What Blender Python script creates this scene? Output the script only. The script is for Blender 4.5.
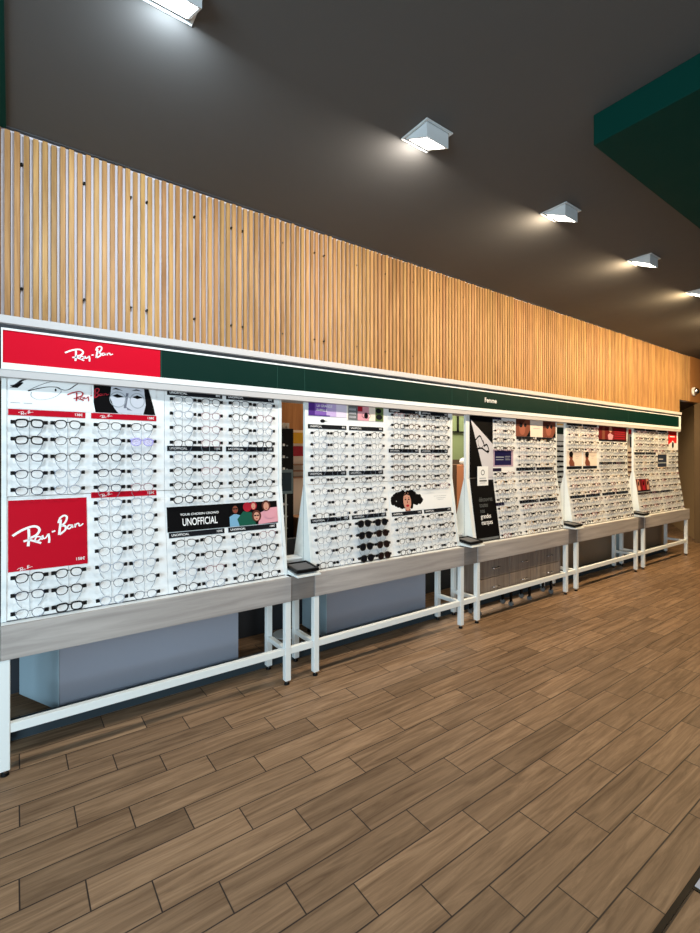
import bpy, math, random
from mathutils import Matrix, Vector
random.seed(7)
for o in list(bpy.data.objects): bpy.data.objects.remove(o)
SC = bpy.context.scene
COL = SC.collection
R = math.radians
PI = math.pi

# ------------------------------------------------------------------ camera
EYE = 1.55
cam_d = bpy.data.cameras.new('camera'); cam = bpy.data.objects.new('camera', cam_d); COL.objects.link(cam)
cam.location = (0, 0, EYE); cam.rotation_euler = (R(90), 0, R(-36))
cam_d.sensor_fit = 'HORIZONTAL'; cam_d.sensor_width = 36; cam_d.lens = 465/700*36
cam_d.shift_y = -9.5/700; cam_d.clip_start = .05; cam_d.clip_end = 60
SC.camera = cam
# ------------------------------------------------------------------ world, lights, exposure
w = bpy.data.worlds.new('world'); SC.world = w; w.use_nodes = True
w.node_tree.nodes['Background'].inputs[0].default_value = (.62, .80, 1, 1)
w.node_tree.nodes['Background'].inputs[1].default_value = .25
vs = SC.view_settings
vs.view_transform = 'Standard'; vs.look = 'None'; vs.gamma = 1; vs.use_curve_mapping = False
vs.exposure = 0.42
def area(name, loc, target, sx, sy, power, col, spread=180):
    l = bpy.data.lights.new(name, 'AREA'); l.shape = 'RECTANGLE'; l.size = sx; l.size_y = sy
    l.energy = power; l.color = col; l.spread = R(spread)
    o = bpy.data.objects.new(name, l); COL.objects.link(o); o.location = loc
    o.rotation_euler = (Vector(target)-Vector(loc)).to_track_quat('-Z', 'Y').to_euler()
    return o
# daylight arriving through the shop window on the left, behind the photographer
area('window_daylight', (-3.3, -.6, 1.6), (1.2, 2.9, 1.0), 3.4, 2.6, 190, (.68, .88, 1.0))
# daylight through the glazed shop front behind the photographer
area('shopfront_daylight', (.2, -4.3, 2.0), (1.6, 2.0, .6), 5.0, 2.2, 52, (1.0, .93, .84))
# light of the room beyond the displays
area('back_room_light', (5.5, 5.2, 3.1), (5.5, 5.2, 0), 5, 1.2, 190, (1, .84, .64))

# ------------------------------------------------------------------ constants of the room
CEIL = 3.324; YW = 3.10          # slatted wall plane
YT = 2.796                       # front of the tables
YP = 2.965                       # upper display boards
YH = 2.91                        # header front
ZS = 1.345                       # seam between boards
ZT = .730                        # table top
PER, X0 = 1.787, -.045           # display panels
TPER, TX0 = 1.772, -.05          # tables

# ------------------------------------------------------------------ materials
MATS = {}
def mat(name, col, rough=.5, metal=0, emit=None, es=1, alpha=1, spec=.25, coat=0):
    if name in MATS: return MATS[name]
    m = bpy.data.materials.new(name); m.use_nodes = True
    b = m.node_tree.nodes['Principled BSDF']
    b.inputs['Base Color'].default_value = (*col, 1); b.inputs['Roughness'].default_value = rough
    b.inputs['Metallic'].default_value = metal; b.inputs['Alpha'].default_value = alpha
    b.inputs['Specular IOR Level'].default_value = spec
    b.inputs['Coat Weight'].default_value = coat
    if emit:
        b.inputs['Emission Color'].default_value = (*emit, 1); b.inputs['Emission Strength'].default_value = es
    # a whisper of surface variation so nothing is perfectly even
    nt = m.node_tree; n = nt.nodes.new('ShaderNodeTexNoise'); n.inputs['Scale'].default_value = 9; n.inputs['Detail'].default_value = 4
    t = nt.nodes.new('ShaderNodeTexCoord'); nt.links.new(t.outputs['Object'], n.inputs['Vector'])
    mr = nt.nodes.new('ShaderNodeMapRange'); mr.inputs[3].default_value = max(.02, rough-.06); mr.inputs[4].default_value = min(1, rough+.06)
    nt.links.new(n.outputs['Fac'], mr.inputs[0]); nt.links.new(mr.outputs[0], b.inputs['Roughness'])
    MATS[name] = m; return m
def s2l(r, g, b):
    f = lambda c: ((c/255+.055)/1.055)**2.4 if c/255 > .04045 else c/255/12.92
    return f(r), f(g), f(b)
class NT:
    def __init__(s, m): s.t = m.node_tree; s.b = s.t.nodes['Principled BSDF']
    def n(s, typ, **k):
        x = s.t.nodes.new(typ)
        for a, v in k.items(): setattr(x, a, v)
        return x
    def l(s, a, b): s.t.links.new(a, b)
    def math(s, op, a, b=None, c=None):
        x = s.n('ShaderNodeMath', operation=op)
        for i, v in enumerate((a, b, c)):
            if v is None: continue
            if isinstance(v, (int, float)): x.inputs[i].default_value = v
            else: s.l(v, x.inputs[i])
        return x.outputs[0]
    def mix(s, f, a, b, typ='MIX'):
        x = s.n('ShaderNodeMix', data_type='RGBA', blend_type=typ)
        for i, v in ((0, f), (6, a), (7, b)):
            if isinstance(v, (int, float)): x.inputs[i].default_value = v
            elif isinstance(v, tuple): x.inputs[i].default_value = (*v, 1)
            else: s.l(v, x.inputs[i])
        return x.outputs[2]
def wood(name, c1, c2, rough, axis, scale=1.0, across=None):
    m = mat(name, c1, rough); q = NT(m)
    t = q.n('ShaderNodeTexCoord'); mp = q.n('ShaderNodeMapping')
    st = [14, 14, 14]; st[axis] = .9
    mp.inputs['Scale'].default_value = [s*scale for s in st]
    q.l(t.outputs['Object'], mp.inputs[0])
    n1 = q.n('ShaderNodeTexNoise'); n1.inputs['Scale'].default_value = 1.6; n1.inputs['Detail'].default_value = 8; n1.inputs['Roughness'].default_value = .62
    n1.inputs['Distortion'].default_value = .5
    q.l(mp.outputs[0], n1.inputs['Vector'])
    f = q.math('SMOOTHSTEP', n1.outputs['Fac'], .3, .72) if False else n1.outputs['Fac']
    r = q.n('ShaderNodeMapRange'); r.inputs[1].default_value = .32; r.inputs[2].default_value = .7; q.l(f, r.inputs[0])
    col = q.mix(r.outputs[0], c1, c2)
    if across:   # per-slat shade
        sx = q.n('ShaderNodeSeparateXYZ'); q.l(t.outputs['Object'], sx.inputs[0])
        idn = q.math('FLOOR', q.math('DIVIDE', sx.outputs[0], across))
        wn = q.n('ShaderNodeTexWhiteNoise', noise_dimensions='1D'); q.l(idn, wn.inputs['W'])
        r2 = q.n('ShaderNodeMapRange'); r2.inputs[3].default_value = .78; r2.inputs[4].default_value = 1.08; q.l(wn.outputs['Value'], r2.inputs[0])
        hs = q.n('ShaderNodeHueSaturation'); q.l(col, hs.inputs['Color']); q.l(r2.outputs[0], hs.inputs['Value'])
        r3 = q.n('ShaderNodeMapRange'); r3.inputs[3].default_value = .488; r3.inputs[4].default_value = .508; q.l(wn.outputs['Color'], r3.inputs[0])
        q.l(r3.outputs[0], hs.inputs['Hue']); col = hs.outputs[0]
    q.l(col, q.b.inputs['Base Color'])
    return m
M = {}
M['white'] = mat('white_lacquer', s2l(236, 240, 240), .42)
M['board'] = mat('display_board_white', s2l(240, 243, 244), .38)
M['metal_white'] = mat('white_powder_coat', s2l(232, 238, 238), .45)
M['grey_trim'] = mat('pale_grey_trim', s2l(196, 194, 194), .5)
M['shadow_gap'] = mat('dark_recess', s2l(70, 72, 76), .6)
M['black'] = mat('black_plastic', s2l(7, 7, 9), .45, spec=.15)
M['ink'] = mat('black_print', s2l(8, 8, 10), .6, spec=.08)
M['ink2'] = mat('charcoal_print', s2l(22, 24, 29), .6, spec=.1)
M['white_print'] = mat('white_print', s2l(245, 245, 245), .5)
M['red'] = mat('red_print', s2l(204, 0, 36), .5, spec=.12)
M['red_dark'] = mat('deep_red_print', s2l(186, 0, 32), .5, spec=.12)
M['crimson'] = mat('crimson_print', s2l(168, 24, 44), .5)
M['green'] = mat('dark_green_print', s2l(6, 40, 34), .4, spec=.12)
M['green_soffit'] = mat('green_paint', s2l(0, 54, 47), .7, spec=.1)
M['grey_line'] = mat('grey_print', s2l(150, 158, 165), .5)
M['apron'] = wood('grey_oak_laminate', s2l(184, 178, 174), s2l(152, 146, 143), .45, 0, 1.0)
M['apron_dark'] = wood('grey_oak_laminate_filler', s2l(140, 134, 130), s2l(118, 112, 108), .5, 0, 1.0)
M['drawer_wood'] = wood('taupe_wood_laminate', s2l(146, 132, 120), s2l(104, 92, 84), .5, 2, 1.2)
M['slat'] = wood('oak_slat', s2l(196, 154, 100), s2l(146, 108, 62), .5, 2, 1.5, across=.0425)
M['felt'] = mat('pale_lining_between_slats', s2l(224, 222, 232), .8)
M['slat_gap'] = mat('dark_backing_edge', s2l(90, 74, 60), .8)
M['ceiling'] = mat('taupe_ceiling_paint', s2l(88, 88, 88), .8)
M['dark_wall'] = mat('dark_brown_paint', s2l(70, 58, 46), .8)
M['olive'] = mat('olive_brown_paint', s2l(170, 142, 102), .7)
M['dark_olive'] = mat('dark_olive_paint', s2l(104, 84, 58), .7)
M['chrome'] = mat('brushed_steel', s2l(200, 200, 204), .25, 1)
M['cab_grey'] = mat('blue_grey_laminate', s2l(150, 156, 170), .5)
M['cab_blue'] = mat('light_blue_grey_laminate', s2l(150, 172, 184), .5)
M['plinth'] = mat('slate_plinth', s2l(50, 62, 70), .6)
M['grout'] = mat('grout', s2l(58, 48, 42), .8)
M['rod'] = mat('clear_acrylic_rod', s2l(176, 186, 194), .3, alpha=.7)
M['led'] = mat('lamp_glow', (1, .95, .88), .5, emit=(1, .93, .84), es=9)
M['led_cool'] = mat('lamp_glow_cool', (1, 1, 1), .5, emit=(.92, .97, 1), es=9)
M['lamp_body'] = mat('white_lamp_housing', s2l(214, 222, 226), .4)
M['skin'] = mat('printed_skin', s2l(206, 150, 128), .5)
M['skin2'] = mat('printed_bronze_skin', s2l(128, 72, 54), .5)
M['bwface'] = mat('printed_grey_face', s2l(196, 200, 210), .5)
M['bwshade'] = mat('printed_grey_shade', s2l(110, 114, 128), .5)
M['hair'] = mat('printed_black_hair', s2l(7, 6, 8), .7, spec=.08)
M['brown'] = mat('printed_brown', s2l(84, 40, 30), .6)
M['lip'] = mat('printed_lips', s2l(176, 28, 44), .5)
M['pink'] = mat('printed_pink', s2l(222, 158, 170), .5)
M['teal'] = mat('printed_teal', s2l(14, 84, 66), .5)
M['sky'] = mat('printed_pale_blue', s2l(120, 170, 200), .5)
M['purple'] = mat('printed_purple', s2l(78, 42, 130), .5)
M['purple2'] = mat('printed_mid_purple', s2l(128, 92, 176), .5)
M['lavender'] = mat('printed_lavender', s2l(196, 174, 222), .5)
M['lavender2'] = mat('printed_pale_lavender', s2l(226, 216, 238), .5)
M['navy'] = mat('printed_navy', s2l(24, 22, 72), .5)
M['cream'] = mat('printed_cream', s2l(240, 226, 212), .5)
M['leafgreen'] = mat('printed_green', s2l(96, 116, 70), .5)
M['greyprint'] = mat('printed_grey', s2l(104, 108, 110), .5)
M['pale_grey'] = mat('printed_pale_grey', s2l(206, 206, 214), .5)

# floor: wood-look tiles 0.594 x 0.148 in a third-bond staircase
def floor_mat():
    m = mat('wood_look_floor_tiles', s2l(150, 124, 100), .42); q = NT(m)
    t = q.n('ShaderNodeTexCoord'); s = q.n('ShaderNodeSeparateXYZ'); q.l(t.outputs['Object'], s.inputs[0])
    L, Wd = .594, .1472
    yy = q.math('DIVIDE', q.math('SUBTRACT', s.outputs[1], 1.655), Wd)
    row = q.math('FLOOR', yy); fy = q.math('SUBTRACT', yy, row)
    xx = q.math('DIVIDE', q.math('ADD', q.math('SUBTRACT', s.outputs[0], .414), q.math('MULTIPLY', row, .1965)), L)
    cx = q.math('FLOOR', xx); fx = q.math('SUBTRACT', xx, cx)
    gy = q.math('MULTIPLY', q.math('MINIMUM', fy, q.math('SUBTRACT', 1, fy)), Wd)
    gx = q.math('MULTIPLY', q.math('MINIMUM', fx, q.math('SUBTRACT', 1, fx)), L)
    edge = q.math('MINIMUM', gy, gx)
    g = q.n('ShaderNodeMapRange'); g.inputs[1].default_value = .0016; g.inputs[2].default_value = .0034; q.l(edge, g.inputs[0])
    cmb = q.n('ShaderNodeCombineXYZ'); q.l(row, cmb.inputs[0]); q.l(cx, cmb.inputs[1])
    wn = q.n('ShaderNodeTexWhiteNoise', noise_dimensions='2D'); q.l(cmb.outputs[0], wn.inputs['Vector'])
    # grain, shifted for every tile
    off = q.n('ShaderNodeVectorMath', operation='MULTIPLY_ADD'); q.l(wn.outputs['Color'], off.inputs[0]); off.inputs[1].default_value = (13, 17, 5)
    q.l(t.outputs['Object'], off.inputs[2])
    mp = q.n('ShaderNodeMapping'); mp.inputs['Scale'].default_value = (2.2, 30, 1); q.l(off.outputs[0], mp.inputs[0])
    n1 = q.n('ShaderNodeTexNoise'); n1.inputs['Scale'].default_value = 1.0; n1.inputs['Detail'].default_value = 9; n1.inputs['Roughness'].default_value = .65; n1.inputs['Distortion'].default_value = .9
    q.l(mp.outputs[0], n1.inputs['Vector'])
    r = q.n('ShaderNodeMapRange'); r.inputs[1].default_value = .3; r.inputs[2].default_value = .7; q.l(n1.outputs['Fac'], r.inputs[0])
    c = q.mix(r.outputs[0], s2l(168, 138, 108), s2l(106, 82, 60))
    r2 = q.n('ShaderNodeMapRange'); r2.inputs[3].default_value = .74; r2.inputs[4].default_value = 1.12; q.l(wn.outputs['Value'], r2.inputs[0])
    hs = q.n('ShaderNodeHueSaturation'); q.l(c, hs.inputs['Color']); q.l(r2.outputs[0], hs.inputs['Value'])
    col = q.mix(g.outputs[0], s2l(44, 35, 30), hs.outputs[0])
    q.l(col, q.b.inputs['Base Color'])
    rr = q.n('ShaderNodeMapRange'); rr.inputs[3].default_value = .36; rr.inputs[4].default_value = .52; q.l(n1.outputs['Fac'], rr.inputs[0])
    q.l(rr.outputs[0], q.b.inputs['Roughness'])
    bp = q.n('ShaderNodeBump'); bp.inputs['Strength'].default_value = .25; bp.inputs['Distance'].default_value = .002
    q.l(q.math('ADD', g.outputs[0], q.math('MULTIPLY', n1.outputs['Fac'], .25)), bp.inputs['Height']); q.l(bp.outputs[0], q.b.inputs['Normal'])
    return m
M['floor'] = floor_mat()

# ------------------------------------------------------------------ mesh helpers
class MB:
    def __init__(s): s.v = []; s.f = []; s.m = []; s.ms = []
    def mi(s, m):
        if m not in s.ms: s.ms.append(m)
        return s.ms.index(m)
    def add(s, vs_, fs, m):
        b = len(s.v); s.v += [tuple(x) for x in vs_]; k = s.mi(m)
        for f in fs: s.f.append([b+i for i in f]); s.m.append(k)
    def box(s, a, b, m, bev=0):
        x0, y0, z0 = a; x1, y1, z1 = b
        if bev <= 0:
            s.add([(x0,y0,z0),(x1,y0,z0),(x1,y1,z0),(x0,y1,z0),(x0,y0,z1),(x1,y0,z1),(x1,y1,z1),(x0,y1,z1)],
                  [(0,3,2,1),(4,5,6,7),(0,1,5,4),(1,2,6,5),(2,3,7,6),(3,0,4,7)], m); return
        import bmesh
        bm = bmesh.new(); bmesh.ops.create_cube(bm, size=1)
        for v in bm.verts: v.co = ((x0+x1)/2+v.co.x*(x1-x0), (y0+y1)/2+v.co.y*(y1-y0), (z0+z1)/2+v.co.z*(z1-z0))
        bmesh.ops.bevel(bm, geom=list(bm.edges), offset=bev, segments=2, affect='EDGES', profile=.5)
        s.add([tuple(v.co) for v in bm.verts], [[v.index for v in f.verts] for f in bm.faces], m) if not bm.verts.index_update() else None
        bm.free()
    def prism(s, pts, x0, x1, m):     # polygon in (y,z) extruded along x
        n = len(pts); V = [(x0, p[0], p[1]) for p in pts]+[(x1, p[0], p[1]) for p in pts]
        s.add(V, [tuple(range(n))[::-1], tuple(range(n, 2*n))]+[(i, (i+1) % n, n+(i+1) % n, n+i) for i in range(n)], m)
    def prism_z(s, pts, z0, z1, m):
        n = len(pts); V = [(p[0], p[1], z0) for p in pts]+[(p[0], p[1], z1) for p in pts]
        s.add(V, [tuple(range(n))[::-1], tuple(range(n, 2*n))]+[(i, (i+1) % n, n+(i+1) % n, n+i) for i in range(n)], m)
    def poly(s, pts, z, m):
        s.add([(p[0], p[1], z) for p in pts], [tuple(range(len(pts)))], m)
    def ell(s, cx, cy, rx, ry, z, m, n=20, rot=0):
        c, d = math.cos(rot), math.sin(rot)
        s.poly([(cx+rx*math.cos(2*PI*i/n)*c-ry*math.sin(2*PI*i/n)*d, cy+rx*math.cos(2*PI*i/n)*d+ry*math.sin(2*PI*i/n)*c) for i in range(n)], z, m)
    def rect(s, x0, y0, x1, y1, z, m): s.poly([(x0, y0), (x1, y0), (x1, y1), (x0, y1)], z, m)
    def ring(s, cx, cy, rx, ry, t, z, m, n=24):
        V = []; F = []
        for i in range(n):
            a = 2*PI*i/n; V += [(cx+rx*math.cos(a), cy+ry*math.sin(a), z), (cx+(rx+t)*math.cos(a), cy+(ry+t)*math.sin(a), z)]
        for i in range(n): j = (i+1) % n; F.append((2*i, 2*i+1, 2*j+1, 2*j))
        s.add(V, F, m)
    def tube(s, pts, r, m, closed=False, n=5, rn=None):
        pts = [Vector(p) for p in pts]; N = len(pts); V = []; F = []
        up0 = Vector((0, 0, 1))
        for i, p in enumerate(pts):
            if closed: d = pts[(i+1) % N]-pts[i-1]
            else: d = pts[min(i+1, N-1)]-pts[max(i-1, 0)]
            d.normalize(); u = up0 if abs(d.z) < .95 else Vector((1, 0, 0))
            a = d.cross(u).normalized(); b = a.cross(d)
            rr = rn[i] if rn else r
            for k in range(n):
                t = 2*PI*k/n; V.append(p+a*math.cos(t)*rr+b*math.sin(t)*rr)
        for i in range(N if closed else N-1):
            j = (i+1) % N
            for k in range(n): l = (k+1) % n; F.append((i*n+k, i*n+l, j*n+l, j*n+k))
        if not closed: F += [tuple(range(n))[::-1], tuple(range((N-1)*n, N*n))]
        s.add(V, F, m)
    def cyl(s, c, r, z0, z1, m, n=20, r1=None):
        r1 = r if r1 is None else r1
        V = [(c[0]+r*math.cos(2*PI*i/n), c[1]+r*math.sin(2*PI*i/n), z0) for i in range(n)]+[(c[0]+r1*math.cos(2*PI*i/n), c[1]+r1*math.sin(2*PI*i/n), z1) for i in range(n)]
        s.add(V, [tuple(range(n))[::-1], tuple(range(n, 2*n))]+[(i, (i+1) % n, n+(i+1) % n, n+i) for i in range(n)], m)
    def ribbon(s, pts, wd, z, m, fn=lambda p: p):
        # smooth flat brush stroke
        P = [Vector((p[0], p[1])) for p in pts]; Q = []
        for i in range(len(P)-1):
            a, b, c, d = P[max(i-1, 0)], P[i], P[i+1], P[min(i+2, len(P)-1)]
            for k in range(5):
                t = k/5; Q.append(.5*((2*b)+(c-a)*t+(2*a-5*b+4*c-d)*t*t+(3*b-a-3*c+d)*t**3))
        Q.append(P[-1]); V = []; F = []
        for i, p in enumerate(Q):
            d = (Q[min(i+1, len(Q)-1)]-Q[max(i-1, 0)])
            if d.length < 1e-9: d = Vector((1, 0))
            d.normalize(); nrm = Vector((-d.y, d.x))*wd/2
            for e in (p+nrm, p-nrm): g = fn((e.x, e.y)); V.append((g[0], g[1], z))
        for i in range(len(Q)-1): F.append((2*i, 2*i+1, 2*i+3, 2*i+2))
        s.add(V, F, m)
    def mesh(s, name, smooth=False):
        me = bpy.data.meshes.new(name); me.from_pydata(s.v, [], s.f)
        for m in s.ms: me.materials.append(m)
        for p, k in zip(me.polygons, s.m): p.material_index = k; p.use_smooth = smooth
        me.update(); return me
    def build(s, name, parent=None, matrix=None, smooth=False):
        o = bpy.data.objects.new(name, s.mesh(name, smooth)); COL.objects.link(o)
        if parent: o.parent = parent
        if matrix is not None: o.matrix_local = matrix
        return o
def tag(o, label=None, cat=None, group=None, kind=None):
    for k, v in (('label', label), ('category', cat), ('group', group), ('kind', kind)):
        if v: o[k] = v
    return o
def empty(name, loc=(0, 0, 0), label=None, cat=None, group=None, matrix=None):
    o = bpy.data.objects.new(name, None); COL.objects.link(o); o.location = loc; o.empty_display_size = .05
    if matrix is not None: o.matrix_local = matrix
    return tag(o, label, cat, group)
def struct(mb, name, smooth=False): return tag(mb.build(name, smooth=smooth), kind='structure')
def recenter(o, p):   # move origin of an unparented mesh to p
    o.data.transform(Matrix.Translation(-Vector(p))); o.location = p; return o
_txt = {}
def text_mesh(s, size, m, align='LEFT', sx=1):
    key = (s, size, m.name, align, sx)
    if key in _txt: return _txt[key]
    c = bpy.data.curves.new('lettering', 'FONT'); c.body = s; c.size = size; c.align_x = align; c.align_y = 'CENTER'; c.offset = size*.012
    o = bpy.data.objects.new('lettering', c); COL.objects.link(o)
    dg = bpy.context.evaluated_depsgraph_get(); me = bpy.data.meshes.new_from_object(o.evaluated_get(dg))
    bpy.data.objects.remove(o)
    me.transform(Matrix.Diagonal((sx, 1, 1, 1))); me.materials.clear(); me.materials.append(m)
    me.name = 'lettering'; _txt[key] = me; return me
def text(s, size, m, parent, x, y, z, align='LEFT', sx=1):
    o = bpy.data.objects.new('lettering', text_mesh(s, size, m, align, sx)); COL.objects.link(o); o.parent = parent
    o.location = (x, y, z); return o

# ------------------------------------------------------------------ structure
mb = MB(); mb.box((-5.5, -5.2, -.06), (15, 9.2, 0), M['floor']); struct(mb, 'floor')
mb = MB(); mb.box((-5.5, -5.2, CEIL), (15, 9.2, CEIL+.1), M['ceiling']); struct(mb, 'ceiling')
# green soffit at the right, thin green ceiling field at the far left
mb = MB(); mb.box((2.44, -2.6, CEIL-.158), (9.0, 1.21, CEIL-.0005), M['green_soffit'], .004)
tag(mb.build('soffit'), kind='structure')
mb = MB(); mb.box((-3.4, -3.0, CEIL-.012), (-.026, YW, CEIL-.0005), M['green_soffit']); struct(mb, 'trim_5')
# slatted wall: lining, slats, screws
mb = MB()
XE, XO = 9.66, 9.165
mb.box((-3.4, YW+.022, 2.22), (XO, YW+.10, CEIL), M['felt'])
mb.box((XO, YW+.022, 2.53), (XE, YW+.10, CEIL), M['felt'])
mb.box((-3.4, YW-.004, CEIL-.004), (XE, YW+.02, CEIL+.0), M['shadow_gap'])  # dark strip painted in for the shadow between slat tops and ceiling
P = .0425; x = -3.3875-.0; rnd = random.Random(3)
k0 = int(-3.36/P)
for k in range(k0, int(XE/P)):
    xa = k*P+.0085; xb = xa+.0255; zb = 2.24 if xa < XO else 2.53
    zt = CEIL-.008-rnd.random()*.01
    mb.prism_z([(xa, YW+.022), (xa, YW+.002), (xa+.002, YW), (xb-.002, YW), (xb, YW+.002), (xb, YW+.022)], zb, zt, M['slat'])
    mb.box((xb, YW+.0195, zb), (xb+.003, YW+.0225, zt), M['slat_gap'])
for sx_ in (.030, .328, .579, .671, .968, 1.223, 1.304, 1.62, 1.90, 1.99, 2.31, 2.62, 2.95, 3.3, 3.64):
    for z in (3.147, 2.469): mb.tube([(sx_+.012, YW-.0015, z), (sx_+.012, YW+.024, z)], .0062, M['black'], n=8)
struct(mb, 'wall_back')
# end wall beyond the slats and oblique passage wall
mb = MB(); mb.box((XE, YW-.0, 2.53), (13, YW+.1, CEIL), mat('ochre_brown_paint', s2l(150, 104, 60), .7)); mb.box((XO, YW+.1, 2.53), (13, 6.2, 2.72), M['dark_wall']); struct(mb, 'wall_right')
mb = MB(); a = Vector((10.15, 3.07)); b = Vector((12.9, 4.56)); d = (b-a).normalized()*.06; n = Vector((d.y, -d.x))
mb.prism_z([tuple(a), tuple(b), tuple(b-n), tuple(a-n)], 0, 2.53, M['olive']); struct(mb, 'wall_passage')
mb = MB(); mb.box((10.02, 3.0, 0), (10.14, 3.16, 2.53), M['dark_olive'], .004); mb.box((10.14, 3.05, 0), (14.9, 3.15, 3.32), M['dark_olive']); struct(mb, 'door_1')
# outer shell of the shop (behind and beside the camera) with its glazing
mb = MB(); mb.box((-5.5, -5.2, 0), (-5.4, -2.4, CEIL), M['ceiling']); mb.box((-5.5, 2.2, 0), (-5.4, 9.2, CEIL), M['ceiling'])
mb.box((-5.5, -2.4, 2.95), (-5.4, 2.2, CEIL), M['ceiling']); mb.box((-5.5, -2.4, 0), (-5.4, 2.2, .3), M['ceiling']); struct(mb, 'wall_left')
mb = MB(); mb.box((14.9, -5.2, 0), (15, 9.2, CEIL), M['dark_wall']); struct(mb, 'wall_far_right')
mb = MB(); mb.box((-5.4, 9.1, 0), (15, 9.2, CEIL), M['dark_wall']); struct(mb, 'wall_back_room')
mb = MB(); mb.box((6.2, -5.2, 0), (15, -5.1, CEIL), M['dark_wall']); mb.box((-5.5, -5.2, 3.05), (6.2, -5.1, CEIL), M['dark_wall']); struct(mb, 'wall_front')
mb = MB()
for xx in (-5.3, -2.4, .5, 3.4, 6.14): mb.box((xx, -5.18, 0), (xx+.06, -5.12, 3.05), M['metal_white'])
struct(mb, 'window_1')
mb = MB()
for yy in (-2.4, -.1, 2.14): mb.box((-5.48, yy, .3), (-5.42, yy+.06, 2.95), M['metal_white'])
struct(mb, 'window_2')
mb = MB(); mb.box((-1.5, 3.76, 0), (8.9, 3.82, .80), mat('charcoal_shade_screen', s2l(52, 56, 62), .8)); struct(mb, 'shade_screen')  # added dark screen: hides the back floor, stands in for shade there
# low skirting behind the tables
mb = MB(); mb.box((-.6, 3.135, 0), (8.75, 3.155, .115), M['plinth']); struct(mb, 'baseboard_back')
# floor trim and pale entrance inlay at the bottom right
mb = MB(); mb.box((.9, .628, .0), (4.6, .646, .003), M['black']); mb.box((1.975, -1.2, .0), (1.990, .628, .003), M['black']); struct(mb, 'trim_1')
mb = MB(); mb.box((1.992, -1.2, 0), (4.6, .626, .004), mat('pale_grey_mat', s2l(196, 200, 214), .7)); struct(mb, 'trim_2')

# ------------------------------------------------------------------ header sign
hd = empty('header_sign', (4.33, YH, 1.955), 'long white framed sign band above all the display panels', 'sign')
HX0, HX1 = -.045, 8.665
def hpart(mb, name, lab=None):
    o = mb.build(name, hd); o.data.transform(Matrix.Translation(-Vector((4.33, YH, 1.955))))
    if lab: o['label'] = lab
    return o
mb = MB(); mb.box((HX0-.6, YH-.012, 2.222), (HX1, YW-.003, 2.262), M['grey_trim'], .002); hpart(mb, 'top_board')
mb = MB(); mb.box((HX0-.6, YH+.02, 2.200), (HX1, YW-.01, 2.222), M['shadow_gap']); hpart(mb, 'shadow_gap')  # shade under the top board put into the colour of this recess
mb = MB(); mb.box((HX0, YH, 2.190), (HX1, YH+.12, 2.200), M['white']); mb.box((HX0, YH, 1.993), (HX1, YH+.12, 2.025), M['white'])
mb.box((HX0-.0, YH, 2.025), (-.0385, YH+.12, 2.19), M['white']); mb.box((8.60, YH, 2.025), (HX1, YH+.12, 2.19), M['white']); hpart(mb, 'frame')
mb = MB(); mb.box((HX0-.6, YH+.004, 1.955), (HX1, YW-.02, 1.993), M['grey_trim']); hpart(mb, 'bottom_board')
mb = MB(); mb.box((-.0385, YH+.006, 2.025), (.716, YH+.03, 2.19), M['red']); hpart(mb, 'banner', 'bright red banner')
mb = MB(); mb.box((.716, YH+.006, 2.025), (8.60, YH+.03, 2.19), M['green'])
for xx in (.722, 1.493, 1.712, 3.28, 3.50, 5.05, 5.28, 6.84, 7.06): mb.box((xx, YH+.0055, 2.025), (xx+.002, YH+.007, 2.19), mat('banner_joint', s2l(40, 80, 72), .4))
hpart(mb, 'banner', 'dark green banner')
me_t = text('Femme', .064, M['white_print'], hd, 3.845-4.33, .0045, 2.109-1.955, 'CENTER'); me_t.rotation_euler = (R(90), 0, 0)

# handwritten logo strokes measured off the big red poster, normalised to the poster
LOGO = [([(88, 325), (150, 283), (220, 256), (262, 260), (280, 290), (258, 332), (205, 358)], 17),
        ([(202, 275), (204, 345), (198, 425)], 17), ([(165, 380), (205, 372), (250, 388), (292, 408)], 15),
        ([(288, 352), (262, 348), (248, 372), (262, 388), (284, 372), (294, 348), (292, 372), (304, 372)], 10),
        ([(304, 338), (308, 366), (326, 364), (344, 330)], 10), ([(346, 328), (352, 372), (350, 412)], 14),
        ([(372, 316), (398, 308)], 12),
        ([(441, 210), (434, 280), (426, 348)], 16), ([(422, 240), (436, 196), (468, 175), (488, 192), (476, 235), (444, 268)], 14),
        ([(444, 268), (474, 272), (474, 306), (430, 346)], 14),
        ([(524, 268), (500, 268), (492, 292), (506, 300), (526, 276), (528, 262), (534, 294)], 10),
        ([(552, 292), (551, 258)], 10), ([(552, 276), (566, 258), (580, 258), (584, 280), (598, 276), (616, 260)], 9.5)]
def logo(mb, x0, y0, wd, z, m, hs=1.0, bold=1.0):
    # (x0,y0) centre, wd total width
    c = wd/530
    def fn(p):
        X = p[0]-352; Y = -(p[1]-300)
        Y += X*.0  # the writing climbs to the right
        return x0+X*c, y0+Y*c*hs
    for pts, wt in LOGO: mb.ribbon(pts, wt*bold, z, m, fn)
mb = MB(); logo(mb, 0, 0, .232, 0, M['white_print'], .86, 1.25)
o = mb.build('lettering', hd); o.location = (.345-4.33, .0045, 2.118-1.955); o.rotation_euler = (R(90), 0, 0)

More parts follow.
